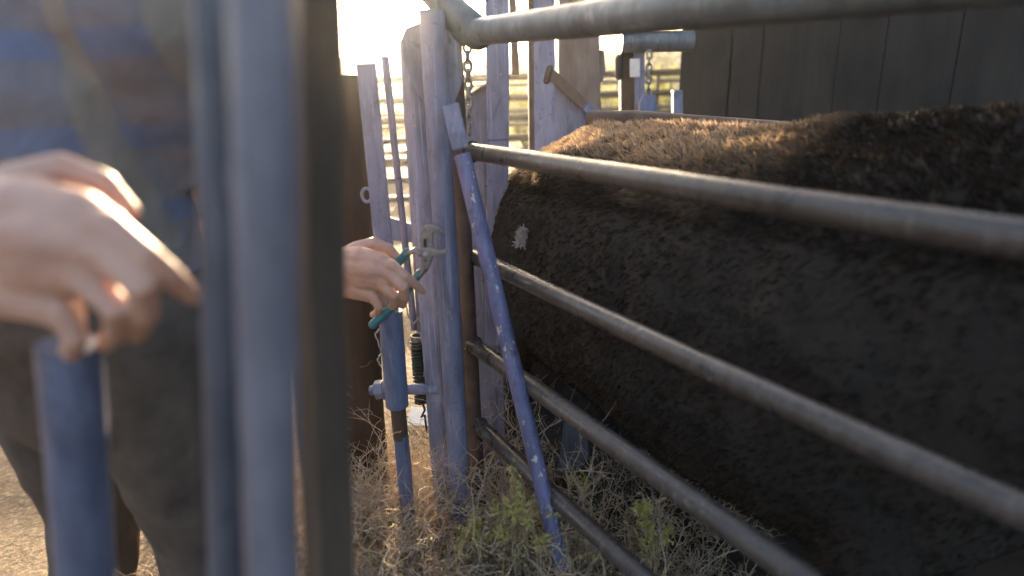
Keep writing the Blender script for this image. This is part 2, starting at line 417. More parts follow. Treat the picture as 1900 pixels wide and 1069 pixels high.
e = MB(); c = P(681, 362, 1.285)
e.tube([c + Vector((.010 * math.cos(t), -.002, .014 * math.sin(t))) for t in [i * 2 * math.pi / 14 for i in range(15)]], .0035, 8, cap=False)
e.build('eye_bolt', M['blue'], lv)
# thin control bar behind
mb = MB().tube([P(714, 105, 1.5), P(769, 612, 1.5)], .0085, 12)
tag(mb.build('control_rod', M['blue'], loc=P(769, 612, 1.5)), 'thin blue grey rod between lever and front post, its lower end above the spring', 'rod')
# spring
sp0, sp1 = P(775, 632, 1.42), P(783, 748, 1.42)
spr = thing('gate_spring', sp1, 'dark coil spring with an open pipe end hanging between the lever and the posts', 'spring')
ax = (sp1 - sp0); mb = MB(); u = ax.normalized(); x = u.cross(Vector((0, 1, 0))).normalized(); y = u.cross(x)
turns = 20; mb.tube([sp0 + ax * (i / (turns * 10)) + (x * math.cos(i * .6283) + y * math.sin(i * .6283)) * .0165 for i in range(turns * 10 + 1)], .0034, 6)
mb.tube([sp0 + ax * .03, sp1 - ax * .03], .0115, 12)
mb.build('coil', M['spring'], spr)
MB().tube([sp0 - u * .014, sp0 + u * .02], .0168, 16, hollow=.03).build('collar', M['chain'], spr)
MB().tube([sp1 - u * .01, sp1 + u * .02 + x * .006, sp1 + u * .04 - x * .004, P(788, 770, 1.42), P(792, 800, 1.42)], .003, 6).build('hook', M['spring'], spr)

# loose wire and twine about the latch
def strand(pts, Y, r, jit, sd):
    rn = random.Random(sd); w_ = [P(x, y, Y + rn.uniform(-jit, jit)) for x, y in pts]; out = []
    for i in range(len(w_) - 1):
        for k in range(6):
            t_ = k / 6; p = w_[i].lerp(w_[i + 1], t_); out.append(p + Vector((rn.uniform(-1, 1), rn.uniform(-1, 1), rn.uniform(-1, 1))) * .0012)
    return MB().tube(out + [w_[-1]], r, 5)
tag(strand([(744, 800), (728, 806), (712, 818), (701, 832)], 1.24, .0013, .01, 1).build('wire', M['straw'], loc=P(744, 800, 1.24)), 'short pale wire end sticking out left from the foot of the lever', 'wire')
tag(strand([(706, 608), (696, 620), (703, 640), (708, 655), (700, 668), (709, 682)], 1.235, .0016, .008, 2).build('twine', M['rope'], loc=P(706, 608, 1.235)), 'frayed twine hanging beside the top of the blue lever sleeve', 'twine')
tag(strand([(752, 560), (758, 590), (768, 602), (776, 588), (784, 606), (780, 628), (790, 660), (786, 700)], 1.40, .0018, .012, 3).build('twine', M['rope'], loc=P(752, 560, 1.4)), 'tangled twine looped above the spring between the lever and post', 'twine')
tag(MB().prism([P(1046, 782, 1.36), P(1088, 806, 1.36), P(1094, 850, 1.36), P(1064, 884, 1.36), P(1034, 880, 1.36)], Vector((.5, .86, 0)) * .008).build('corner_plate', M['slate'], smooth=False, loc=P(1064, 884, 1.36)), 'small dim blue plate low behind the second lowest rail', 'plate')

# ------------------------------------------------------------------ posts on the left
def standalone_post(a, b, Y, wpx, name, mat, label, cat, zlow=-.05, wob=.006, sq=None, dome=False):
    ft = P(*b, Y); ft.z = 0
    r = thing(name, ft, label, cat); o = mainpost(a, b, Y, wpx, 'post_body', mat, r, zlow, 20, sq, wob, dome)
    return r
def single(o, label, cat, group=None): return tag(o, label, cat, group)
def solo_post(a, b, Y, wpx, name, mat, label, cat, zlow=-.05, wob=.006, sq=None, dome=False, n=20):
    p0, p1 = P(*a, Y), P(*b, Y); d = p1 - p0; end = p0 + d * ((zlow - p0.z) / d.z)
    pts = [p0.lerp(end, i / 22) for i in range(23)]; r = wpx / 2 * mpp(Y)
    rad = [r * (1 + noise.noise(p * 6) * wob * 14) for p in pts]
    pts = [p + Vector((noise.noise(p * 8) * wob, noise.noise(p * 8 + Vector((5, 5, 5))) * wob, 0)) for p in pts]
    mb = MB().tube(pts, rad, n, sq=sq, dome=dome)
    ft = Vector((end.x, end.y, 0))
    return tag(mb.build(name, mat, loc=ft), label, cat)
solo_post((604, 140), (668, 930), 1.55, 128, 'log_post', M['log'], 'thick dark log post standing behind the blue lever, under the hand', 'post', dome=False, wob=.004)
solo_post((574, -60), (614, 1130), .48, 104, 'timber_post', M['posttimber'], 'dark square-edged timber post close to the camera, right of the near blue pipe', 'post', wob=.003, n=4)
solo_post((486, -60), (506, 1130), .29, 112, 'pipe_post', M['nearblue'], 'tall blue pipe post closest to the camera, out of focus beside the dark timber', 'post', wob=0)
solo_post((396, -60), (420, 1130), .36, 70, 'pipe_post', M['slate'], 'thinner blue pipe post just left of the closest blue pipe', 'post', wob=0)
solo_post((128, 640), (165, 1120), .42, 112, 'pipe_lever', M['dullblue'], 'short blue pipe under the blurred near hand at the left', 'lever', wob=0)

# ------------------------------------------------------------------ head gate behind
gate = thing('head_gate', P(925, 700, 1.62), 'blue steel head gate with slanted plate tops and uprights, beyond the front posts', 'gate')
hgY = 1.62
poly = [P(846, 194, hgY), P(916, 149, hgY), P(930, 180, hgY), P(944, 250, hgY), P(938, 420, hgY), P(932, 640, hgY), P(938, 860, hgY), P(872, 860, hgY), P(856, 640, hgY)]
MB().prism(poly, (0, .006, 0)).build('gate_plate', M['blue_plate'], gate, smooth=False)
a, b = P(846, 193, hgY - .004), P(917, 148, hgY - .004); dd = (b - a).normalized()
MB().bar(a, b, Vector((0, .012, 0)), dd.cross(Vector((0, 1, 0))) * .003).build('plate_edge', M['rustbar'], gate, smooth=False)
p0, p1 = P(922, -60, hgY - .015), P(924, 260, hgY - .015); p2 = P(918, 640, hgY - .015)
MB().bar(p0, p1, (.028, 0, 0), (0, .008, 0)).bar(p1 - Vector((0, 0, .0005)), p2, (.028, 0, 0), (0, .0076, 0)).build('upright', M['blue'], gate, smooth=False, bevel=.003)
for hx, hy in ((903, 345), (906, 215)):
    c = P(hx, hy, hgY - .0175 if hx > 905 else hgY - .003); MB().tube([c + Vector((0, .002, 0)), c - Vector((0, .003, 0))], .004, 10).build('rivet', M['darkrust'], gate)
poly = [P(754, 283, 1.56), P(789, 256, 1.56), P(796, 470, 1.56), P(812, 640, 1.56), P(775, 640, 1.56), P(766, 470, 1.56)]
MB().prism(poly, (0, .006, 0)).build('gate_plate', M['blue_plate'], gate, smooth=False)
a, b = P(753, 283, 1.556), P(790, 255, 1.556); dd = (b - a).normalized()
MB().bar(a, b, Vector((0, .012, 0)), dd.cross(Vector((0, 1, 0))) * .003).build('plate_edge', M['toprail'], gate, smooth=False)
MB().bar(P(766, 148, 1.66), P(774, 275, 1.66), (.026, 0, 0), (0, .02, 0)).build('spacer_block', M['rust'], gate, smooth=False, bevel=.004)

# far side gate half
fg = thing('side_gate', P(1010, 700, 2.25), 'blue gate half behind the animal, rusty flat bar along its sloping top edge', 'gate')
MB().bar(P(1008, -60, 2.25), P(1012, 600, 2.25), (.037, 0, 0), (0, .012, 0)).build('upright', M['blue'], fg, smooth=False, bevel=.003)
MB().bar(P(984, -60, 2.26), P(989, 600, 2.26), (.010, 0, 0), (0, .022, 0)).build('edge_angle', M['rust'], fg, smooth=False, bevel=.002)
MB().prism([P(1029, 150, 2.27), P(1108, 212, 2.27), P(1118, 500, 2.27), P(1029, 500, 2.27)], (0, .006, 0)).build('gate_plate', M['blue_plate'], fg, smooth=False)
a, b = P(1018, 134, 2.245), P(1086, 196, 2.245); dd = (b - a).normalized(); nn = dd.cross(Vector((0, 1, 0)))
MB().bar(a, b, nn * .018, Vector((0, .010, 0))).build('flat_bar', M['rustbar'], fg, smooth=False, bevel=.003)
MB().bar(b, P(1116, 222, 2.245), nn * .018, Vector((0, .011, 0))).build('painted_end', M['blue'], fg, smooth=False, bevel=.003)
MB().tube([P(1020, 128, 2.24), P(1014, 150, 2.24)], .012, 10, dome=True).build('pivot_pin', M['rust'], fg)
# weathered timber upright
mb = MB(); Y = 2.55
prof = [(1038, -60), (1036, 120), (1040, 190), (1062, 230), (1108, 300), (1116, 210), (1113, 100), (1114, -60)]
mb.prism([P(x, y, Y) for x, y in prof[:4]] + [P(1066, 900, Y), P(1118, 900, Y)] + [P(x, y, Y) for x, y in prof[5:]], (0, .12, 0))
mb.prism([P(1113, 92, Y + .02), P(1121, 94, Y + .02), P(1124, 130, Y + .02), P(1119, 152, Y + .02), P(1112, 158, Y + .02)], (0, .05, 0))
tag(mb.build('timber_upright', M['timber'], smooth=False, bevel=.006, loc=P(1090, 900, Y)), 'grey brown weathered timber upright with split grain above the animal', 'post')
# hanging rusty strap
a, b = P(949, -45, 2.17), P(957, 139, 2.17)
tag(MB().bar(a, b, (.012, 0, 0), (0, .003, 0)).build('hanging_strap', M['rustbar'], smooth=False, bevel=.002, loc=a), 'rusty flat strap hanging against the sky between two blue uprights', 'strap')
# overhead pipe carrying chains and strap, above the frame
oh = MB().tube([P(880, -48, 2.2), P(1120, -54, 2.2)], .03, 14)
tag(oh.build('overhead_pipe', M['darkrust'], loc=P(900, -50, 2.2)), 'overhead steel pipe above the chute that carries the chain and strap', 'pipe')

# far post with beam, plate, bumper
fp = thing('crush_post', P(1170, 700, 2.8), 'dark brown far post with blue face, cross beam and small white plate', 'post')
MB().bar(P(1163, 60, 2.85), P(1166, 640, 2.85), (.032, 0, 0), (0, .03, 0)).build('post_core', M['rust'], fp, smooth=False, bevel=.005)
MB().bar(P(1186, 96, 2.81), P(1188, 640, 2.81), (.022, 0, 0), (0, .012, 0)).build('blue_face', M['blue'], fp, smooth=False, bevel=.003)
MB().tube([P(1152, 78, 2.78), P(1285, 76, 2.78)], .043, 18).build('cross_beam', M['toprail'], fp)
MB().bar(P(1178, 109, 2.775), P(1178, 143, 2.775), (.021, 0, 0), (0, .002, 0)).build('white_plate', M['white'], fp, smooth=False)
MB().tube([P(1149, 109, 2.80), P(1149, 141, 2.80)], .018, 14, dome=True).build('bumper', M['black'], fp)
tg = MB(); tg.prism([P(1188, 190, 2.70), P(1196, 176, 2.70), P(1216, 176, 2.70), P(1221, 208, 2.70), P(1221, 214, 2.70), P(1187, 212, 2.70)], (0, .03, 0))
tag(tg.build('latch_block', M['blue_deep'], smooth=False, bevel=.004, loc=P(1204, 212, 2.7)), 'small dark blue latch block at the lower end of the right chain', 'latch')
tg = MB().bar(P(1256, 168, 2.75), P(1258, 640, 2.75), (.02, 0, 0), (0, .02, 0))
tag(tg.build('gate_upright', M['blue'], smooth=False, bevel=.003, loc=P(1249, 640, 2.75)), 'slim blue upright just right of the chain and latch block', 'post')

# chains
def chain(a, b, Y, n, name, label, wire=.0026, wid=.0085):
    a, b = P(*a, Y), P(*b, Y); mb = MB(); d = (b - a) / n; L = d.length * .66
    for i in range(n):
        c = a + d * (i + .5); u = d.normalized(); s = Vector((1, 0, 0)) if i % 2 == 0 else Vector((.25, .97, 0))
        pts = [c + u * (L * math.sin(t)) * 1.0 + s * (wid * math.cos(t)) for t in [k * 2 * math.pi / 16 for k in range(17)]]
        mb.tube(pts, wire * 1.3, 6, cap=False)
    tag(mb.build(name, M['chain'], loc=b), label, 'chain')
chain((867, 80), (871, 248), 1.5, 10, 'steel_chain', 'grey steel chain hanging from the top rail beside the front post', .0028, .008)
chain((1205, 96), (1203, 178), 2.72, 7, 'steel_chain', 'short chain hanging from the far cross beam above a blue latch block', .0034, .011)

# solid lower side beyond the animal
spn = thing('sheet_wall', C0 + D * .6 + N * .42, 'dark solid lower side of the chute beyond the animal, made of rusty sheet', 'wall')
MB().bar(C0 - D * .25 + N * .42 + Vector((0, 0, .30)), C0 + D * 2.3 + N * .42 + Vector((0, 0, .30)), N * .004, (0, 0, .33)).build('sheet', M['darkrust'], spn, smooth=False)
MB().bar(C0 - D * .26 - N * .22 + Vector((0, 0, .34)), C0 - D * .26 + N * .42 + Vector((0, 0, .34)), D * .004, (0, 0, .37)).build('sheet', M['darkrust'], spn, smooth=False)  # end sheet added to darken the gap and keep sun off the floor
for q in (-.22, .75, 1.6):
    MB().bar(C0 + D * q + N * .45 - Vector((0, 0, .05)), C0 + D * q + N * .45 + Vector((0, 0, 1.0)), D * .025, N * .025).build('upright', M['darkrust'], spn, smooth=False, bevel=.003)
# far side rail behind the animal's back
fr = [P(1095, 222, 1.95), P(1180, 222, 1.85), P(1290, 232, 1.7), P(1500, 250, 1.5)]
tag(MB().tube(fr, .026, 16).build('far_rail', M['rust'], loc=fr[0]), 'brown pipe rail lying level along the far side of the animal\'s back', 'rail')

# ------------------------------------------------------------------ blue sheet and paper on the ground beyond the lever
bs = MB().prism([P(712, 400, 2.3), P(775, 420, 2.3), P(780, 452, 2.3), P(712, 444, 2.3)], (0, .02, 0))
tag(bs.build('blue_panel', M['blue_deep'], smooth=False, loc=P(745, 452, 2.3)), 'low blue steel panel seen through the gap left of the front post', 'panel')
pa = P(788, 792, 1.9); pa.z = .03
pz = MB(); 
for px, py in ((766, 800),):
    c = CAM + ray(788, 786) * ((.05 - CAMH) / ray(788, 786).z)
    pz.prism([c + Vector((-.055, -.03, .01)), c + Vector((.05, -.02, 0)), c + Vector((.06, .06, .015)), c + Vector((-.05, .06, .03))], (0, 0, .003))
tag(pz.build('paper_scrap', M['paper'], smooth=False, loc=c), 'pale scrap of board lying on the sunlit ground below the spring', 'scrap')

# ------------------------------------------------------------------ the animal
D = Vector((-V0.x, -V0.y, 0)).normalized(); N = Vector((-D.y, D.x, 0)); N = N if N.y > 0 else -N
C0 = Vector((.02, 1.95, 0)) + D * .12
cow = thing('cow', C0 + D * .6, 'large dark brown shaggy animal with sunlit tan back standing in the chute', 'cow')
sec = [(-.10, .05, .70, .58), (-.06, .12, .76, .50), (.0, .18, .83, .44), (.07, .22, .895, .40), (.16, .25, .945, .36), (.30, .265, .99, .33), (.5, .27, 1.0, .30), (.75, .285, .995, .28), (1.0, .275, .995, .28), (1.2, .235, 1.01, .34), (1.36, .17, 1.05, .52), (1.5, .13, 1.11, .66), (1.62, .10, 1.17, .80)]
mb = MB(); vs = []; n = 28
for (s, hw, zt, zb) in sec:
    cz, hh = (zt + zb) / 2, (zt - zb) / 2
    for k in range(n):
        a = 2 * math.pi * k / n; ca, sa = math.cos(a), math.sin(a)
        e = .9
        vs.append(C0 + D * s + N * (hw * math.copysign(abs(ca) ** e, ca)) + Vector((0, 0, cz + hh * math.copysign(abs(sa) ** e, sa))))
fs = [(i * n + k, i * n + (k + 1) % n, (i + 1) * n + (k + 1) % n, (i + 1) * n + k) for i in range(len(sec) - 1) for k in range(n)]
fs += [tuple(range(n)), tuple((len(sec) - 1) * n + k for k in range(n))]
mb.add(vs, fs)
def cp(s, o, z): return C0 + D * s + N * o + Vector((0, 0, z))
for sd in (-1, 1):
    mb.tube([cp(.16, sd * .15, .66), cp(.24, sd * .17, .50), cp(.10, sd * .15, .34), cp(.12, sd * .15, .12), cp(.14, sd * .15, .02)], [.12, .095, .05, .037, .045], 14, dome=True)
    mb.tube([cp(1.12, sd * .14, .62), cp(1.14, sd * .15, .42), cp(1.10, sd * .14, .26), cp(1.12, sd * .14, .1), cp(1.14, sd * .14, .02)], [.11, .07, .043, .034, .043], 14, dome=True)
    mb.tube([cp(1.66, sd * .08, 1.2), cp(1.66, sd * .19, 1.22)], [.035, .02], 10, dome=True)
for sd in (-1, 1): mb.ell(cp(.40, sd * .15, .915), (.10, .06, .05))
mb.tube([cp(-.02, 0, .80), cp(.3, 0, .965), cp(.8, 0, .975), cp(1.2, 0, .99)], [.03, .04, .04, .05], 10, dome=True)
mb.tube([cp(1.5, 0, 1.02), cp(1.68, 0, 1.13), cp(1.80, 0, 1.02), cp(1.92, 0, .88)], [.14, .115, .09, .065], 16, dome=True)
mb.tube([cp(-.03, 0, .88), cp(-.09, .02, .78), cp(-.10, .02, .5), cp(-.09, .02, .36)], [.03, .022, .016, .03], 10, dome=True)
def cdisp(co):
    return np.array([.010 * noise.noise((c[0] * 9, c[1] * 9, c[2] * 9)) + .004 * noise.noise((c[0] * 30, c[1] * 30, c[2] * 30)) for c in co])
body = fused(mb, 'body', M['cow'], cow, .014, 5, cdisp)
# fur strands
me = body.data; L0 = origin(body)
tri = []
me.calc_loop_triangles()
nv = len(me.vertices); co = np.empty(nv * 3); me.vertices.foreach_get('co', co); co = co.reshape(-1, 3) + np.array(L0)
no = np.empty(nv * 3); me.vertices.foreach_get('normal', no); no = no.reshape(-1, 3)
nt_ = len(me.loop_triangles); tv = np.empty(nt_ * 3, dtype=np.int32); me.loop_triangles.foreach_get('vertices', tv); tv = tv.reshape(-1, 3)
A, B_, C_ = co[tv[:, 0]], co[tv[:, 1]], co[tv[:, 2]]
area = np.linalg.norm(np.cross(B_ - A, C_ - A), axis=1) / 2
cen = (A + B_ + C_) / 3; nrm = no[tv[:, 0]]
wgt = area * np.where(cen[:, 2] > .86, 3.2, 1.0) * np.where(cen[:, 2] < .35, .3, 1)
idx = np.random.choice(nt_, 120000, p=wgt / wgt.sum())
u = np.random.rand(len(idx), 2); fl = u.sum(1) > 1; u[fl] = 1 - u[fl]
Pp = A[idx] + (B_ - A)[idx] * u[:, :1] + (C_ - A)[idx] * u[:, 1:]
Nn = nrm[idx]
flow = -np.array(D)[None, :] * .9 + np.array([0, 0, -.7])[None, :]
cl = np.array([[noise.noise((p[0] * 42, p[1] * 42, p[2] * 42)), noise.noise((p[0] * 42 + 9, p[1] * 42, p[2] * 42)), noise.noise((p[0] * 42, p[1] * 42 + 9, p[2] * 42))] for p in Pp])
big = np.array([noise.noise((p[0] * 9, p[1] * 9, p[2] * 9 + 4)) for p in Pp])
upw = np.clip((Pp[:, 2:3] - .8) / .15, 0, 1); dirv = Nn * (.28 + .95 * upw) + flow * (1.0 - .75 * upw) + cl * (.32 + .78 * upw) + np.random.randn(len(idx), 3) * .18
dirv /= np.linalg.norm(dirv, axis=1)[:, None]
ln = (.010 + .012 * np.random.rand(len(idx)))[:, None] * (.62 + .45 * upw)
side = np.cross(dirv, np.random.randn(len(idx), 3)); side /= np.linalg.norm(side, axis=1)[:, None]
wd = .0011
mid = Pp + dirv * ln * .55; tip = Pp + dirv * ln + (flow * .25 + np.array([0, 0, -.2])) * ln * .6
V = np.stack([Pp - side * wd, Pp + side * wd, mid + side * wd * .8, mid - side * wd * .8, tip], 1).reshape(-1, 3) - np.array(L0)
k = np.arange(len(idx)) * 5
fm = bpy.data.meshes.new('fur')
F = np.concatenate([np.stack([k, k + 1, k + 2, k + 3], 1).ravel()]); 
quads = [(a, a + 1, a + 2, a + 3) for a in k]; tris = [(a + 3, a + 2, a + 4) for a in k]
fm.from_pydata(V.tolist(), [], quads + tris)
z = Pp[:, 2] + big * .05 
sd_ = (Pp - np.array(C0)) @ np.array(D); lit_tan = (np.clip((z - .87) / .09, 0, 1) * np.clip(1 - (sd_ - .72) / .25, 0, 1))[:, None]  # tan back: paler coat, with sunlight also painted into its colour
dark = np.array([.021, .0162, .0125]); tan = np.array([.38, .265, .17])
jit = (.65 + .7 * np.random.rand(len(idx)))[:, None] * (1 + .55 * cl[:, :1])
lit_tan = np.maximum(lit_tan, (np.clip((.08 - sd_) / .07, 0, 1) * np.clip((z - .60) / .1, 0, 1))[:, None])  # tan at the rump end paints in its sunlit edge
cc = dark * (1 - lit_tan) * (.75 + .25 * jit) + tan * lit_tan * np.clip(jit, .25, 2)
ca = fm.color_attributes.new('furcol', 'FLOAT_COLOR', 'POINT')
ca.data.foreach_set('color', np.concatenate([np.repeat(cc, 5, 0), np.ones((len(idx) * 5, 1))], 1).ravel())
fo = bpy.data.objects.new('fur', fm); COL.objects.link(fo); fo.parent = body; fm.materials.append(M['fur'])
# pale tuft on the flank
bv = BVHTree.FromPolygons([Vector(c) for c in co], [tuple(q) for q in tv])
hit = bv.ray_cast(CAM, ray(975, 437).normalized())
if hit[0]:
    h = hit[0]; tf = MB()
    for i in range(420):
        a = random.random() * 6.3; rr = .017 * math.sqrt(random.random())
        q = h + Vector((math.cos(a) * rr * .75, 0, math.sin(a) * rr * 1.05)) + Vector((.006, 0, .008)) * math.sin(a * 3)
        d = (hit[1] * .8 + Vector((random.gauss(0, .6), random.gauss(0, .6), -.5 + random.gauss(0, .5)))).normalized() * random.uniform(.012, .022); sd = d.cross(Vector((random.gauss(0, 1), 1, .3))).normalized() * .0016
        tf.add([q - sd, q + sd, q + d + sd * .4, q + d - sd * .4], [(0, 1, 2, 3)])
    tf.build('pale_tuft', M['tuft'], body)
# hooves
for s, o in ((.16, -.15), (.16, .15), (1.15, -.14), (1.15, .14)):
    MB().tube([cp(s, o, .0), cp(s - .01, o, .05)], [.056, .045], 14).build('hoof', M['black'], body)

# ------------------------------------------------------------------ people
def hand_shapes(mb, f, s):
    """right hand with its back to the camera, fingers hooked down and round; f maps photo pixels and depth to 3-D, s = size factor"""
    def ch(pts, rad): mb.tube([f(*p) for p in pts], [r * s for r in rad], 12, dome=True)
    # palm and back of hand
    ch([(612, 506, .03), (650, 506, .015), (690, 512, -.005), (716, 520, -.012)], [.034, .036, .030, .020])
    ch([(640, 484, .02), (672, 482, .0), (708, 488, -.008), (724, 492, -.01)], [.027, .025, .021, .0135])
    ch([(640, 528, .02), (668, 534, .0), (690, 546, -.005), (697, 556, -.002)], [.027, .025, .019, .0125])
    ch([(650, 500, .0), (690, 500, -.014), (716, 504, -.018)], [.028, .024, .014])
    # index, middle, ring, little
    ch([(708, 488, -.012), (726, 493, -.020), (752, 513, -.022), (768, 526, -.010), (785, 541, .012)], [.0115, .0118, .0098, .0090, .0074])
    ch([(700, 502, -.014), (724, 511, -.024), (749, 535, -.030), (752, 552, -.014), (746, 567, .014)], [.0118, .0122, .0105, .0094, .0080])
    ch([(692, 522, -.010), (711, 530, -.022), (731, 549, -.026), (732, 563, -.008), (724, 574, .018)], [.0114, .0118, .0100, .0090, .0078])
    ch([(684, 540, -.004), (694, 553, -.014), (703, 570, -.014), (700, 580, .002), (692, 584, .020)], [.0104, .0104, .0088, .0080, .0070])
    # thumb leaves the upper side of the palm and closes against the fingers from behind
    ch([(632, 482, .03), (664, 462, .034), (694, 451, .044), (722, 462, .052), (740, 482, .056)], [.020, .0165, .0125, .0110, .0085])
def person(name, label, f, s, wrist, elbow, rsh, neck, lsh, lel, lwr, hip, feet, head, shirt, face, legs):
    ft = Vector((hip.x, hip.y, 0))
    root = thing(name, ft, label, 'person')
    mb = MB()
    hand_shapes(mb, f, s)
    w0 = f(606, 505, .032)
    mb.tube([w0, wrist, wrist.lerp(elbow, .55), elbow], [.0285 * s, .030, .043, .042], 16, dome=True, sq=(1, .88))
    mb.tube([elbow, elbow.lerp(rsh, .5), rsh], [.043, .052, .058], 16, dome=True)
    mb.tube([lsh, lsh.lerp(lel, .5), lel], [.058, .05, .042], 14, dome=True)
    mb.tube([lel, lel.lerp(lwr, .4), lwr], [.042, .043, .028], 14, dome=True)
    d = (lwr - lel).normalized(); sd = d.cross(Vector((0, 0, 1))).normalized() if abs(d.z) < .95 else Vector((face.x, face.y, 0)).normalized()
    mb.tube([lwr, lwr + d * .05, lwr + d * .09], [.03, .038, .03], 12, dome=True, sq=(1, .7))
    for q in (-.028, -.010, .010, .027):
        mb.tube([lwr + d * .08 + sd * q, lwr + d * .125 + sd * q * 1.1, lwr + d * (.165 - abs(q)) + sd * q + Vector((0, 0, -.012))], [.0095, .009, .0075], 8, dome=True)
    mb.tube([lwr + d * .03 + sd * .025, lwr + d * .06 + sd * .055, lwr + d * .09 + sd * .062], [.014, .011, .009], 8, dome=True)
    mb.tube([hip, hip.lerp(neck, .5), neck - (neck - hip).normalized() * .08], [.13, .13, .12], 18, dome=True)
    mb.tube([neck - (neck - hip).normalized() * .05, neck.lerp(head, .6)], [.058, .054], 14, dome=True)
    mb.tube([rsh, neck - Vector((0, 0, .06)), lsh], [.06, .075, .06], 14, dome=True)
    fx = face.normalized(); sx = fx.cross(Vector((0, 0, 1))).normalized(); uz = sx.cross(fx)
    rot = Matrix((sx, fx, uz)).transposed()
    mb.ell(head, (.075, .095, .115), rot); mb.ell(head + fx * .03 - uz * .07, (.052, .062, .05), rot)
    mb.tube([head + fx * .092 + uz * .02, head + fx * .113 - uz * .022], [.009, .014], 8, dome=True)
    mb.ell(head + fx * .088 - uz * .062, (.024, .012, .007), rot); mb.ell(head + fx * .088 - uz * .074, (.021, .011, .007), rot)
    for q in (-1, 1): mb.ell(head + sx * .076 * q - uz * .005 - fx * .005, (.010, .02, .032), rot); mb.ell(head + sx * .033 * q + fx * .088 + uz * .028, (.022, .012, .008), rot)
    bd = fused(mb, 'body', M['skin'], root, .0028, 4)
    for q in (-1, 1): MB().ell(head + sx * .033 * q + fx * .089 + uz * .008, (.013, .009, .009), rot, 10, 8).build('eye', M['white'], bd); 
    hr = MB().ell(head - fx * .012 + uz * .022, (.082, .098, .112), rot)
    hh = fused(hr, 'hair', M['hair'], bd, .008, 2)
    # shear the hair away from the face by moving front vertices inside the head
    for vtx in hh.data.vertices:
        p = vtx.co + origin(hh) - head
        if p.dot(fx) > .03 and p.dot(uz) < .075: vtx.co -= fx * .07
    ht = MB(); hc = head + uz * .075
    ht.tube([hc - uz * .005, hc + uz * .004], [.155, .15], 28, sq=(1, 1.1), up=fx); ht.tube([hc, hc + uz * .06, hc + uz * .095, hc + uz * .1], [.096, .09, .075, .04], 24, up=fx)
    ht.build('hat', M['straw_hat'], bd)
    # shirt: torso, short sleeves rolled to above the elbow
    sh = MB()
    up = (neck - hip).normalized()
    sh.tube([hip + up * .0, hip.lerp(neck, .3), hip.lerp(neck, .65), neck - up * .06], [.155, .15, .165, .12], 24, dome=True)
    sh.tube([rsh, neck - up * .07, lsh], [.082, .11, .082], 18, dome=True)
    for a, b in ((rsh, elbow), (lsh, lel)): sh.tube([a, a.lerp(b, .5), a.lerp(b, .8)], [.082, .07, .064], 18)
    sh.tube([neck - up * .08, neck - up * .02], [.085, .068], 18)
    fold = lambda co: np.array([.010 * noise.noise((c[0] * 11, c[1] * 11, c[2] * 5)) + .004 * noise.noise((c[0] * 30, c[1] * 30, c[2] * 22)) for c in co])
    fused(sh, 'shirt', shirt, bd, .009, 4, fold)
    jn = MB()
    jn.tube([hip + up * .10, hip, hip - Vector((0, 0, .10))], [.145, .165, .15], 20, dome=True)
    for ff in feet:
        o = (ff - hip); o.z = 0
        t0 = hip + o * .8 - Vector((0, 0, .04)); kn = hip.lerp(ff, .52) + o * .3 + fx * .03; 
        jn.tube([t0, kn, ff + Vector((0, 0, .06))], [.105, .075, .062], 18, dome=True)
    fused(jn, 'trousers', legs, bd, .010, 4, fold)
    for ff in feet:
        g2 = Vector((fx.x, fx.y, 0)).normalized()
        MB().tube([ff + Vector((0, 0, .16)), ff + Vector((0, 0, .05)), ff + g2 * .06 + Vector((0, 0, .045)), ff + g2 * .17 + Vector((0, 0, .035))], [.058, .055, .05, .036], 14, dome=True).build('boot', M['leather'], bd)
    return root
f1 = lambda x, y, dz: P(x, y, 1.205 + dz)
wr = f1(572, 492, .0); wr = Vector((wr.x, wr.y, wr.z))
person('person', 'person in plaid shirt and brown trousers whose bare hand grips the pliers', f1, 1.06, wr,
       Vector((-.47, .94, .95)), Vector((-.42, .78, 1.18)), Vector((-.57, .84, 1.28)), Vector((-.72, .98, 1.21)), Vector((-.74, 1.14, .97)), Vector((-.62, 1.26, .83)),
       Vector((-.62, .88, .80)), (Vector((-.52, .84, 0)), Vector((-.84, .98, 0))), Vector((-.52, .89, 1.48)), M['plaid'], Vector((.45, .8, -.3)), M['canvas'])
k2 = 2.66
f2 = lambda x, y, dz: P((x - 650) * k2, (y - 338) * k2 + 10, .405 + dz)
person('person', 'person at the left edge resting a bare hand on the short blue pipe', f2, .95, f2(572, 500, -.02),
       Vector((-.66, .34, .93)), Vector((-.80, .12, 1.18)), Vector((-.97, .02, 1.34)), Vector((-1.12, -.08, 1.22)), Vector((-1.16, -.02, .94)), Vector((-1.12, .16, .78)),
       Vector((-1.02, -.06, .84)), (Vector((-.92, -.10, 0)), Vector((-1.12, -.02, 0))), Vector((-.95, .06, 1.56)), M['shirt'], Vector((.35, .9, -.3)), M['denim'])

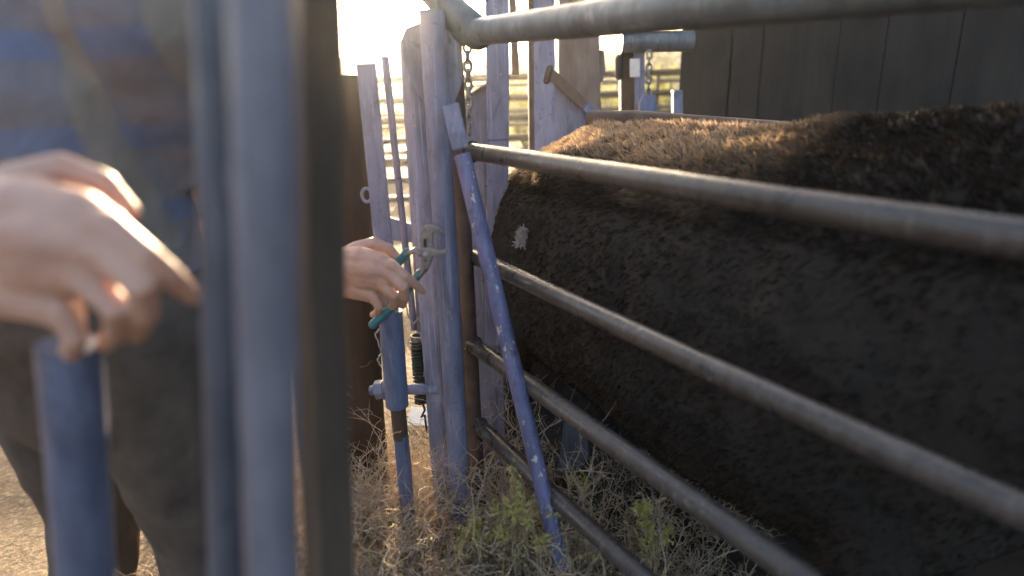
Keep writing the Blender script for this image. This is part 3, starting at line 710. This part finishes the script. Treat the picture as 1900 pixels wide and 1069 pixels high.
# ------------------------------------------------------------------ pliers
pl = thing('pliers', f1(735, 560, 0), 'large adjustable pliers with steel jaws and teal grips held in the hand', 'pliers')
PY = 1.215
def flat(pts, dy=0, th=.009): 
    return MB().prism([P(x, y, PY + dy) for x, y in pts], (0, th, 0))
flat([(778, 500), (781, 470), (777, 446), (780, 428), (789, 419), (800, 417), (812, 421), (822, 428), (824, 433), (814, 432), (805, 431), (802, 437), (803, 455), (803, 478), (799, 492), (788, 508)]).build('upper_jaw', M['chrome'], pl, smooth=False, bevel=.002)
flat([(782, 462), (800, 458), (806, 464), (816, 466), (829, 463), (830, 470), (814, 475), (804, 476), (798, 486), (786, 482)], -.010).build('lower_jaw', M['chrome'], pl, smooth=False, bevel=.002)
flat([(786, 444), (791, 443), (793, 484), (788, 486)], -.0008, .002).build('slot', M['spring'], pl, smooth=False)
MB().tube([P(789, 471, PY - .013), P(789, 471, PY + .01)], .005, 12).build('pivot_bolt', M['chrome'], pl)
MB().tube([P(791, 496, PY + .005), P(782, 508, PY + .006), P(772, 517, PY + .006)], [.011, .009, .008], 12, sq=(1, .6)).build('lower_shank', M['chrome'], pl)
MB().tube([P(779, 507, PY + .006), P(765, 524, PY + .006), P(738, 560, PY + .004), P(716, 580, PY - .004), P(692, 602, PY - .012)], [.0085, .0095, .009, .0095, .0095], 14, dome=True).build('grip', M['teal'], pl)
MB().tube([P(783, 472, PY + .012), P(770, 464, PY + .018), P(752, 472, PY + .024)], [.010, .010, .008], 12, sq=(1, .6)).build('upper_shank', M['chrome'], pl)
MB().tube([P(756, 468, PY + .024), P(742, 484, PY + .026), P(715, 508, PY + .028), P(690, 530, PY + .028)], [.0085, .0095, .0095, .009], 14, dome=True).build('grip', M['teal'], pl)

# ------------------------------------------------------------------ background corral fences
def panel(L=3.0, H=1.27, nb=7):
    r = thing('corral_panel', (0, 0, 0), 'brown pipe corral panel standing in the near row across the pen', 'fence panel', 'corral panels of the near row')
    for i in range(nb):
        z = .17 + (H - .17) * i / (nb - 1)
        MB().tube([(0, 0, z), (L / 2, 0, z + .004), (L, 0, z)], .033, 10).build('rail', M['panelsteel'], r)
    for x in (0, L):
        MB().tube([(x, 0, -.03), (x, 0, H + .02)], .024, 10).build('end_upright', M['panelsteel'], r)
    MB().tube([(L * .5, -.002, .1), (L * .5, -.002, H)], .018, 10).build('middle_stay', M['panelsteel'], r)
    return r
def copy_tree(o, parent=None):
    c = o.copy(); COL.objects.link(c)
    if parent: c.parent = parent
    for ch in list(o.children): copy_tree(ch, c)
    return c
pr = panel(); first = True
for row, (y0, x0, nrow, lab, grp, rz) in enumerate(((5.9, -6.2, 4, None, None, R(1.5)), (9.6, -8.3, 6, 'brown pipe corral panel standing in the far row beyond the pen', 'corral panels of the far row', R(-1)))):
    for i in range(nrow):
        o = pr if first else copy_tree(pr); first = False
        o.location = (x0 + i * 3.06 * math.cos(rz), y0 + i * 3.06 * math.sin(rz), 0); o.rotation_euler.z = rz
        if lab: o['label'] = lab; o['group'] = grp

# ------------------------------------------------------------------ bushes, trees
def bush(x, y, rad, h, mat, name, label, cat, group, trunk_h=.3, n=900, leaf=.07):
    r = thing(name, (x, y, 0), label, cat, group)
    tb = MB(); rnd = random.Random(int(x * 100 + y * 7))
    tips = []
    for i in range(7):
        a = rnd.random() * 6.28; t = Vector((x + math.cos(a) * rad * .55 * rnd.random(), y + math.sin(a) * rad * .55 * rnd.random(), h * (.55 + .35 * rnd.random())))
        p0 = Vector((x + .04 * math.cos(a), y + .04 * math.sin(a), -.03)); mid_ = p0.lerp(t, .5) + Vector((rnd.uniform(-.1, .1), rnd.uniform(-.1, .1), .05)) * rad
        tb.tube([p0, Vector((x, y, trunk_h * .7)) + (mid_ - p0) * .1, mid_, t], [.03 * h, .024 * h, .014 * h, .004 * h], 6); tips += [t, mid_.lerp(t, .5)]
    tb.build('trunk', M['log'], r)
    cb = MB()
    cl = [(Vector((x + rnd.uniform(-1, 1) * rad * .75, y + rnd.uniform(-1, 1) * rad * .75, trunk_h + (h - trunk_h) * (rnd.random() ** .8))), rad * rnd.uniform(.18, .42)) for _ in range(16)] + [(t, rad * .35) for t in tips]
    for i in range(n):
        c, rr = rnd.choice(cl); d = Vector((rnd.gauss(0, 1), rnd.gauss(0, 1), rnd.gauss(0, 1))).normalized() * rr * (rnd.random() ** .4)
        q = c + d; 
        if q.z < .05: continue
        s = leaf * rnd.uniform(.5, 1.3); a = Vector((rnd.gauss(0, 1), rnd.gauss(0, 1), rnd.gauss(0, 1))).normalized(); b = a.cross(Vector((rnd.gauss(0, 1), rnd.gauss(0, 1), rnd.gauss(0, 1)))).normalized()
        cb.add([q - a * s, q + b * s * .45, q + a * s, q - b * s * .45], [(0, 1, 2, 3)])
    cb.build('crown', mat, r, smooth=False)
for i, (x, y, rr, h) in enumerate(((-4.2, 12.5, 1.1, 1.5), (-2.6, 12.0, 1.0, 1.35), (-1.2, 13, .9, 1.2), (.35, 12.6, 1.1, 1.35), (1.9, 12.2, 1.2, 1.4), (3.3, 12.8, 1.2, 1.5), (-7, 13, 1.3, 1.7), (5.2, 13, 1.2, 1.6))):
    bush(x, y, rr, h, M['bushleaf'], 'bush', 'sunlit yellow green bush behind the corral fences', 'bush', 'bushes behind the corral', .1)
for i, (x, y, rr, h) in enumerate(((-9, 27, 1.7, 2.6), (-2.6, 29, 1.4, 2.1), (-.5, 28, 1.5, 2.5), (3.5, 30, 1.6, 2.3), (6.6, 28, 1.8, 3.0), (9.5, 29, 1.7, 2.6))):
    bush(x, y, rr, h, M['treeleaf'], 'tree', 'hazy grey green tree far beyond the corral', 'tree', 'far trees beyond the corral', .6, 1100, .11)

# ------------------------------------------------------------------ dark shed on the right
sh = thing('shed', (2.6, 3.9, 0), 'dark brown timber shed wall standing behind the animal on the right', 'shed')
ang = R(-19); ca, sa = math.cos(ang), math.sin(ang)
x0 = P(1262, 100, 3.3).x; o0 = Vector((x0, 3.3, 0)); ux = Vector((ca, sa, 0)); uy = Vector((-sa, ca, 0))
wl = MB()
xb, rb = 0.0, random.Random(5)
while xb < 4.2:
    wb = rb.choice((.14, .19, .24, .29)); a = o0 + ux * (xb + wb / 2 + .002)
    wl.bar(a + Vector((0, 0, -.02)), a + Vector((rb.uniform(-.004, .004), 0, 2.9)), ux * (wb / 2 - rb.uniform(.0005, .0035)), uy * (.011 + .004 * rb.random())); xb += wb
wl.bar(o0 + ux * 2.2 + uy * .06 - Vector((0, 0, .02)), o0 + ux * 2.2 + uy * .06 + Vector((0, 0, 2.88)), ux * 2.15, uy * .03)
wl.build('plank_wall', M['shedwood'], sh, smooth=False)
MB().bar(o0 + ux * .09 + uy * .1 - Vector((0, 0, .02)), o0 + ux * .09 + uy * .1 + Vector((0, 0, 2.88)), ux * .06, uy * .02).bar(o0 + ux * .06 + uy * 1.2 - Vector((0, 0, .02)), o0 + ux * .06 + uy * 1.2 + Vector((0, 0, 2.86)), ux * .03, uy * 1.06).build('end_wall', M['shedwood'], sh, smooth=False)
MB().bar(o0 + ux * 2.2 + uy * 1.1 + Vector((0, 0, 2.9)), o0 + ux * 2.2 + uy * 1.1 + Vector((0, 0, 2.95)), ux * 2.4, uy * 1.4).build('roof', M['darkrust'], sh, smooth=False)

# ------------------------------------------------------------------ weeds
def twig(mb, p, d, L, r, depth, rnd, curl=.35, nodes=None):
    pts = [p]; n = 6; q = Vector(p); dd = Vector(d).normalized()
    for i in range(n):
        dd = (dd + Vector((rnd.gauss(0, curl), rnd.gauss(0, curl), rnd.gauss(0, curl * .6))) * .45).normalized()
        q = q + dd * (L / n); pts.append(q)
        if nodes is not None: nodes.append(q.copy())
        if depth > 0 and i >= 1 and rnd.random() < .75:
            s = Vector((rnd.gauss(0, 1), rnd.gauss(0, 1), rnd.gauss(.3, .6))).normalized()
            twig(mb, q, dd * .7 + s * .75, L * rnd.uniform(.3, .55), r * .6, depth - 1, rnd, curl * 1.25, nodes)
    mb.tube(pts, [r * (1 - .75 * i / n) for i in range(n + 1)], 4, cap=False)
def leaves(mb, c, rad, n, s, rnd):
    for _ in range(n):
        q = c + Vector((rnd.gauss(0, rad), rnd.gauss(0, rad), rnd.gauss(0, rad)))
        a = Vector((rnd.gauss(0, 1), rnd.gauss(0, 1), rnd.gauss(0, 1))).normalized(); b = a.cross(Vector((rnd.gauss(0, 1), rnd.gauss(0, 1), rnd.gauss(0, 1)))).normalized()
        ss = s * rnd.uniform(.6, 1.3); mb.add([q - a * ss, q + b * ss * .35, q + a * ss, q - b * ss * .35], [(0, 1, 2, 3)])
rnd = random.Random(11)
wm, wm2, wm3 = MB(), MB(), MB()
for i in range(2300):
    Y = rnd.uniform(.86, 1.62); X = rnd.uniform(-.62, .42) * max(Y, .9)
    if X > .02 and Y > 1.36 - .9 * (X + .1) + .1 and rnd.random() < .8: continue
    h0 = .17 + .10 * noise.noise((X * 7, Y * 7, 3)) + (.05 if X < -.15 else 0)
    hgt = max(.05, h0 * rnd.uniform(.6, 1.25)) * (1.0 if Y < 1.4 else .7)
    (mb_ := wm if rnd.random() < .86 else wm2)
    twig(mb_, Vector((X, Y, -.01)), (rnd.gauss(0, .5), rnd.gauss(0, .5), 1), hgt, rnd.uniform(.0015, .0029), 2 if rnd.random() < .75 else 1, rnd, .8)
for i in range(130):
    Y = rnd.uniform(.95, 1.5); X = rnd.uniform(-.42, .30) * max(Y, .9)
    if (X > .05 and Y > 1.30 - .9 * X) or (-.27 < X < -.14 and rnd.random() < .8): continue
    twig(wm if rnd.random() < .7 else wm2, Vector((X, Y, 0)), (rnd.gauss(0, .35), rnd.gauss(0, .35), 1), rnd.uniform(.18, .34) * (1.0 if Y > 1.1 else .8), rnd.uniform(.0020, .0032), 3 if rnd.random() < .5 else 2, rnd, .5)
tag(wm.build('dry_weeds', M['twig'], smooth=False), 'tangle of grey brown dry weeds covering the ground at the foot of the posts', 'weeds', kind='stuff')
for i in range(900):   # grass stubble farther back and sides
    Y = rnd.uniform(1.3, 4.2); X = rnd.uniform(-1.2, .8) * Y * .7; L = rnd.uniform(.04, .14)
    b0 = Vector((X, Y, -.005)); d = Vector((rnd.gauss(0, .4), rnd.gauss(0, .4), 1)).normalized(); s_ = Vector((.0022, 0, 0))
    wm2.add([b0 - s_, b0 + s_, b0 + d * L + Vector((rnd.gauss(0, .02), rnd.gauss(0, .02), 0))], [(0, 1, 2)])
tag(wm2.build('dry_grass', M['straw'], smooth=False), 'pale straw coloured dry grass scattered among the weeds and over the pen', 'grass', kind='stuff')
gl = MB()
for px, py, Y, n, rad in ((880, 975, 1.15, 45, .012), (905, 990, 1.15, 60, .022), (945, 955, 1.12, 60, .02), (985, 985, 1.1, 70, .03), (930, 1020, 1.1, 110, .04), (1090, 1040, 1.1, 90, .04), (860, 1040, 1.1, 90, .04), (1220, 1010, 1.05, 60, .03), (1030, 1050, 1.05, 110, .05), (760, 1050, 1.1, 60, .05)):
    leaves(gl, P(px, py, Y), rad, n, .0065, rnd)
tag(gl.build('green_undergrowth', M['greenleaf'], smooth=False), 'small yellow green leaves growing low among the dry weeds', 'undergrowth', kind='stuff')
def weed(name, label, px, py, Y, dirp, L, r, mat, depth=2, sd=1, curl=.35, lv=None):
    rn = random.Random(sd); b0 = P(px, py, Y); b1 = P(*dirp, Y + .03)
    nodes = []; mb = MB(); twig(mb, b0, b1 - b0, (b1 - b0).length * 1.08, r, depth, rn, curl, nodes)
    g0 = Vector((b0.x, b0.y, 0)); root = thing(name, g0, label, 'weed')
    if b0.z > .01: mb.tube([g0 - Vector((0, 0, .01)), g0.lerp(b0, .5) + Vector((.006, 0, 0)), b0], [r * 1.2, r * 1.1, r], 5, cap=False)
    mb.build('stalks', mat, root, smooth=False)
    if lv:
        m2 = MB()
        for (lx, ly, n, rad, s) in lv: leaves(m2, P(lx, ly, Y + .02), rad, n, s, rn)
        for q in nodes: leaves(m2, q, .006, 2, .0075, rn)
        m2.build('leaves', M['greenleaf'], root, smooth=False)
weed('weed_stalk', 'tall pale dry stalk rising in the gap between lever and front post', 797, 1010, 1.27, (792, 835), 0, .0026, M['straw'], 2, 3, .22)
weed('dry_weed', 'reddish brown wiry weed standing behind the second lowest rail', 935, 860, 1.38, (885, 690), 0, .0018, M['twig'], 2, 5, .3)
weed('dry_weed', 'curly grey dead weed right of the front post, in front of the lowest rail', 885, 960, 1.2, (880, 795), 0, .0021, M['twig'], 3, 8, .55)
weed('dry_weed', 'bare twiggy weed leaning right across the lower rails', 1050, 985, 1.08, (1150, 850), 0, .0022, M['twig'], 2, 12, .3)
weed('dry_weed', 'low pale weed spreading flat at the foot of the slanting brace', 1000, 1005, 1.03, (1140, 965), 0, .0022, M['straw'], 2, 14, .35)
weed('leafy_weed', 'green sprig with bright yellow lit leaves under the second lowest rail', 1090, 985, 1.2, (1078, 895), 0, .002, M['twig'], 1, 21, .3, [(1078, 888, 26, .008, .007), (1085, 900, 26, .009, .007), (1060, 895, 12, .012, .006)])
weed('leafy_weed', 'pale leafy stem slanting up right of the reddish weeds', 870, 1010, 1.14, (945, 955), 0, .0026, M['straw'], 1, 23, .25, [(878, 975, 40, .010, .007), (940, 958, 40, .012, .007)])
rwt = thing('red_weed', P(815, 1035, 1.2), 'reddish dried clump of leaves at the foot of the front post', 'weed')
weed('leafy_weed', 'low leafy weed with pale green leaves left of the brace foot', 955, 1045, 1.04, (925, 930), 0, .002, M['straw'], 2, 31, .4, [(925, 940, 20, .01, .008)])
weed('leafy_weed', 'leafy green weed just right of the brace foot', 1060, 1050, 1.02, (1035, 960), 0, .002, M['straw'], 2, 33, .4, [(1040, 965, 16, .012, .008)])
weed('leafy_weed', 'yellow green leafy weed nearest the lower right rail', 1215, 1060, .98, (1225, 965), 0, .002, M['straw'], 2, 37, .4, [(1220, 1020, 20, .014, .008)])
weed('leafy_weed', 'small leafy weed at the bottom between the lever and front post', 845, 1060, 1.06, (880, 985), 0, .002, M['straw'], 2, 39, .4, [(880, 985, 20, .01, .008)])
weed('dry_weed', 'tall grey dead weed leaning against the thick log post', 690, 1000, 1.22, (668, 850), 0, .0022, M['twig'], 2, 41, .35)
weed('dry_weed', 'pale dead weed in front of the blue lever foot', 745, 1020, 1.15, (770, 870), 0, .0022, M['straw'], 2, 43, .45)
weed('dry_weed', 'wiry dead weed crossing the lowest rail left of the brace', 940, 1000, 1.15, (955, 830), 0, .002, M['twig'], 3, 45, .5)
weed('dry_weed', 'thin dry weed standing at the far right in front of the rails', 1235, 1040, .95, (1222, 940), 0, .0018, M['twig'], 2, 47, .35)
rw = MB(); leaves(rw, P(820, 985, 1.2), .016, 60, .008, rnd); leaves(rw, P(812, 1005, 1.2), .022, 130, .007, rnd); leaves(rw, P(825, 965, 1.2), .01, 30, .008, rnd)
rw.build('leaves', M['redweed'], rwt, smooth=False)
rs = MB(); twig(rs, P(815, 1060, 1.2), (0, 0, 1), .15, .002, 2, rnd, .3); rs.build('stalks', M['redweed'], rwt, smooth=False)

# ------------------------------------------------------------------ dusty air, put in for the glow and veil toward the sun
hz, t, b = newmat('dusty_glow_air'); t.nodes.remove(b)
pv = t.nodes.new('ShaderNodeVolumePrincipled'); pv.inputs['Color'].default_value = (.95, .93, .90, 1); pv.inputs['Density'].default_value = .0017; pv.inputs['Anisotropy'].default_value = .86
t.links.new(pv.outputs[0], t.nodes['Material Output'].inputs['Volume'])
hx = MB().box((0, 20, 3), (70, 46, 4.2))
tag(hx.build('haze', hz, smooth=False), kind='stuff', label='dusty air added over the pen for the glow toward the sun', cat='haze')
